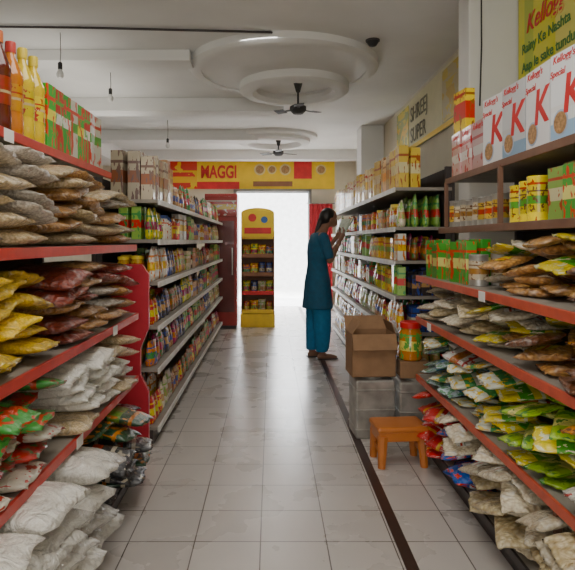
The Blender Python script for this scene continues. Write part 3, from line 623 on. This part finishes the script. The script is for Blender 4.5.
for sy in(-1,1):
    wr=V((.235,sy*.085,1.31))
    ch.append([(V((.02,sy*.155,1.34)),.048),(V((.075,sy*.20,1.09)),.037),(V((.16,sy*.14,1.21)),.033),(wr,.023)])
    pm=V((.275,sy*.075,1.37))
    ch.append([(wr,.024),(pm,.026)])
    for k in range(4):
        b0=pm+V((.006,sy*(.018-.013*k),.012+.006*k)); Lk=(.026,.032,.034,.028)[k]
        ch.append([(b0,.0095),(b0+V((.012,-sy*.008,Lk)),.0085),(b0+V((.0,-sy*.018,Lk*1.8)),.0075)])
    ch.append([(wr+V((.0,-sy*.012,.02)),.010),(pm+V((-.028,-sy*.02,.012)),.0095),(pm+V((-.022,-sy*.032,.045)),.008)])
tilt=math.radians(25)
hc=V((.135,0,1.555))
ell=[(hc,(.088,.073,.108),(0,tilt,0)),(hc+V((.045,0,-.055)),(.048,.045,.045),(0,tilt,0)),(hc+V((.085,0,-.045)),(.02,.014,.026),(0,.3,0)),
     (hc+V((-.0,-.074,-.02)),(.018,.01,.028),(0,0,0)),(hc+V((-.0,.074,-.02)),(.018,.01,.028),(0,0,0)),(hc+V((.07,0,-.078)),(.018,.024,.009),(0,0,0))]
body=fused('person',ch,ell,[],.0075,M_skin,3)
PX,PR=.515,math.radians(14)
pp=obj('person',body,(PX,6.33,0),(0,0,PR),label='woman in teal tunic and trousers standing reading a booklet',cat='person')
kl=[[(0,0,.56,.17,.215),(0,0,.70,.155,.195),(0,0,.86,.14,.175),(0,0,.96,.12,.15),(0,0,1.05,.11,.135),(.01,0,1.18,.125,.15),(.015,0,1.28,.12,.155),(.02,0,1.355,.085,.15),(.03,0,1.395,.062,.08)]]
kc=[[(V((.02,sy*.155,1.34)),.058),(V((.065,sy*.19,1.14)),.056)] for sy in(-1,1)]
obj('tunic',fused('tunic',kc,[],kl,.010,M_kurta,5),parent=pp)
sl=[[(-.01+fx,sy*.08,.085,.062,.06),(-.0+fx,sy*.08,.12,.075,.07),(.01+fx*.7,sy*.083,.3,.095,.082),(.012+fx*.4,sy*.085,.5,.105,.09),(.0,sy*.085,.7,.11,.10),(0,sy*.07,.88,.10,.09)] for sy,fx in((-1,.03),(1,-.03))]
obj('trousers',fused('trousers',[],[],sl,.010,M_sal,4),parent=pp)
hr=[(hc+V((-.022,0,.018)),(.088,.084,.105),(0,tilt,0)),(hc+V((-.075,0,-.01)),(.04,.05,.06),(0,0,0))]
hchain=[[(hc+V((-.095,0,-.02)),.032),(hc+V((-.13,0,-.12)),.030),(hc+V((-.16,0,-.24)),.026),(hc+V((-.165,0,-.36)),.014)]]
obj('hair',fused('hair',hchain,hr,[],.008,M_hair,3),parent=pp)
M_eye=simple('eye_dark',(.02,.015,.01),.2)
for sy in(-1,1):
    bm=bmesh.new(); bmesh.ops.create_icosphere(bm,subdivisions=2,radius=.009,matrix=Matrix.Translation(hc+V((.078,sy*.03,-.018)))); obj('eye',finish(bm,'eye',M_eye,True),parent=pp)
for sy,fx in((-1,.03),(1,-.03)):
    obj('sandal',boxm('sd',-.065+fx,.17+fx,sy*.085-.04,sy*.085+.04,0,.012,M_dark,.004),parent=pp)
M_page=simple('page_paper',(.62,.68,.56),.6,scale=40,noise_amt=.15); M_cov=simple('cover_greenish',(.40,.48,.36),.5)
bk=obj('booklet',None,(PX,6.33,0),(0,0,PR),label='open greenish booklet held up in both hands',cat='booklet')
for sy in(-1,1):
    obj('cover',boxm('cv',-.003,.003,min(0,sy*.14),max(0,sy*.14),0,.20,M_cov),(.325,0,1.38),(0,math.radians(30),sy*math.radians(24)),bk)
    obj('page',boxm('pg',-.008,-.0035,min(sy*.002,sy*.135),max(sy*.002,sy*.135),.005,.195,M_page),(.325,0,1.38),(0,math.radians(30),sy*math.radians(24)),bk)

# ---------------------------------------------------------------- lights
def area(n,loc,rot,sx,sy,p,c=(1,1,1)):
    l=bpy.data.lights.new(n,'AREA'); l.shape='RECTANGLE'; l.size=sx; l.size_y=sy; l.energy=p; l.color=c
    o=bpy.data.objects.new(n,l); C.objects.link(o); o.location=loc; o.rotation_euler=rot; return o
area('frontal_fill_light',(-.4,-2.0,1.8),(math.radians(90),0,0),3.0,1.6,66,(1,.98,.95))  # added soft frontal fill behind the camera, no window in that wall
area('overhead_fill_near',(0,1.6,2.95),(0,0,0),1.0,1.6,24,(1,.96,.90))  # added overhead fill for the near shelves, no fixture built
area('overhead_fill_mid',(-.1,4.5,2.95),(0,0,0),.3,1.4,11,(1,.97,.92))  # added overhead fill for the middle of the aisle, no fixture built
area('overhead_fill_far',(0,8,2.8),(0,0,0),.3,1.4,11,(1,.97,.92))  # added overhead fill for the far end, no fixture built
area('left_aisle_fill_up',(-2.0,6.0,2.4),(0,math.radians(180),0),.8,3,10,(1,.95,.86))  # added fill aimed upward to brighten the ceiling over the left aisle
area('sky_light_doorway',(0,13.6,4.0),(math.radians(-55),0,0),5,3,2300,(.93,.96,1))
sun=bpy.data.lights.new('sun','SUN'); sun.energy=14; sun.angle=.02; sun.color=(1,.98,.94)
so=bpy.data.objects.new('sun',sun); C.objects.link(so); so.rotation_euler=(math.radians(35),0,math.radians(-10)); so.location=(0,5,10)
w=bpy.data.worlds.new('w'); bpy.context.scene.world=w; w.use_nodes=True
bg=w.node_tree.nodes['Background']; bg.inputs[0].default_value=(.75,.86,1,1); bg.inputs[1].default_value=1.5
# camera
cam=bpy.data.cameras.new('cam'); co=bpy.data.objects.new('camera',cam); C.objects.link(co)
co.location=(0,0,1.3); co.rotation_euler=(math.radians(90),0,0)
cam.sensor_width=36; cam.lens=36*570/575; cam.shift_x=.0287; cam.shift_y=-.0765; cam.clip_start=.05
bpy.context.scene.camera=co
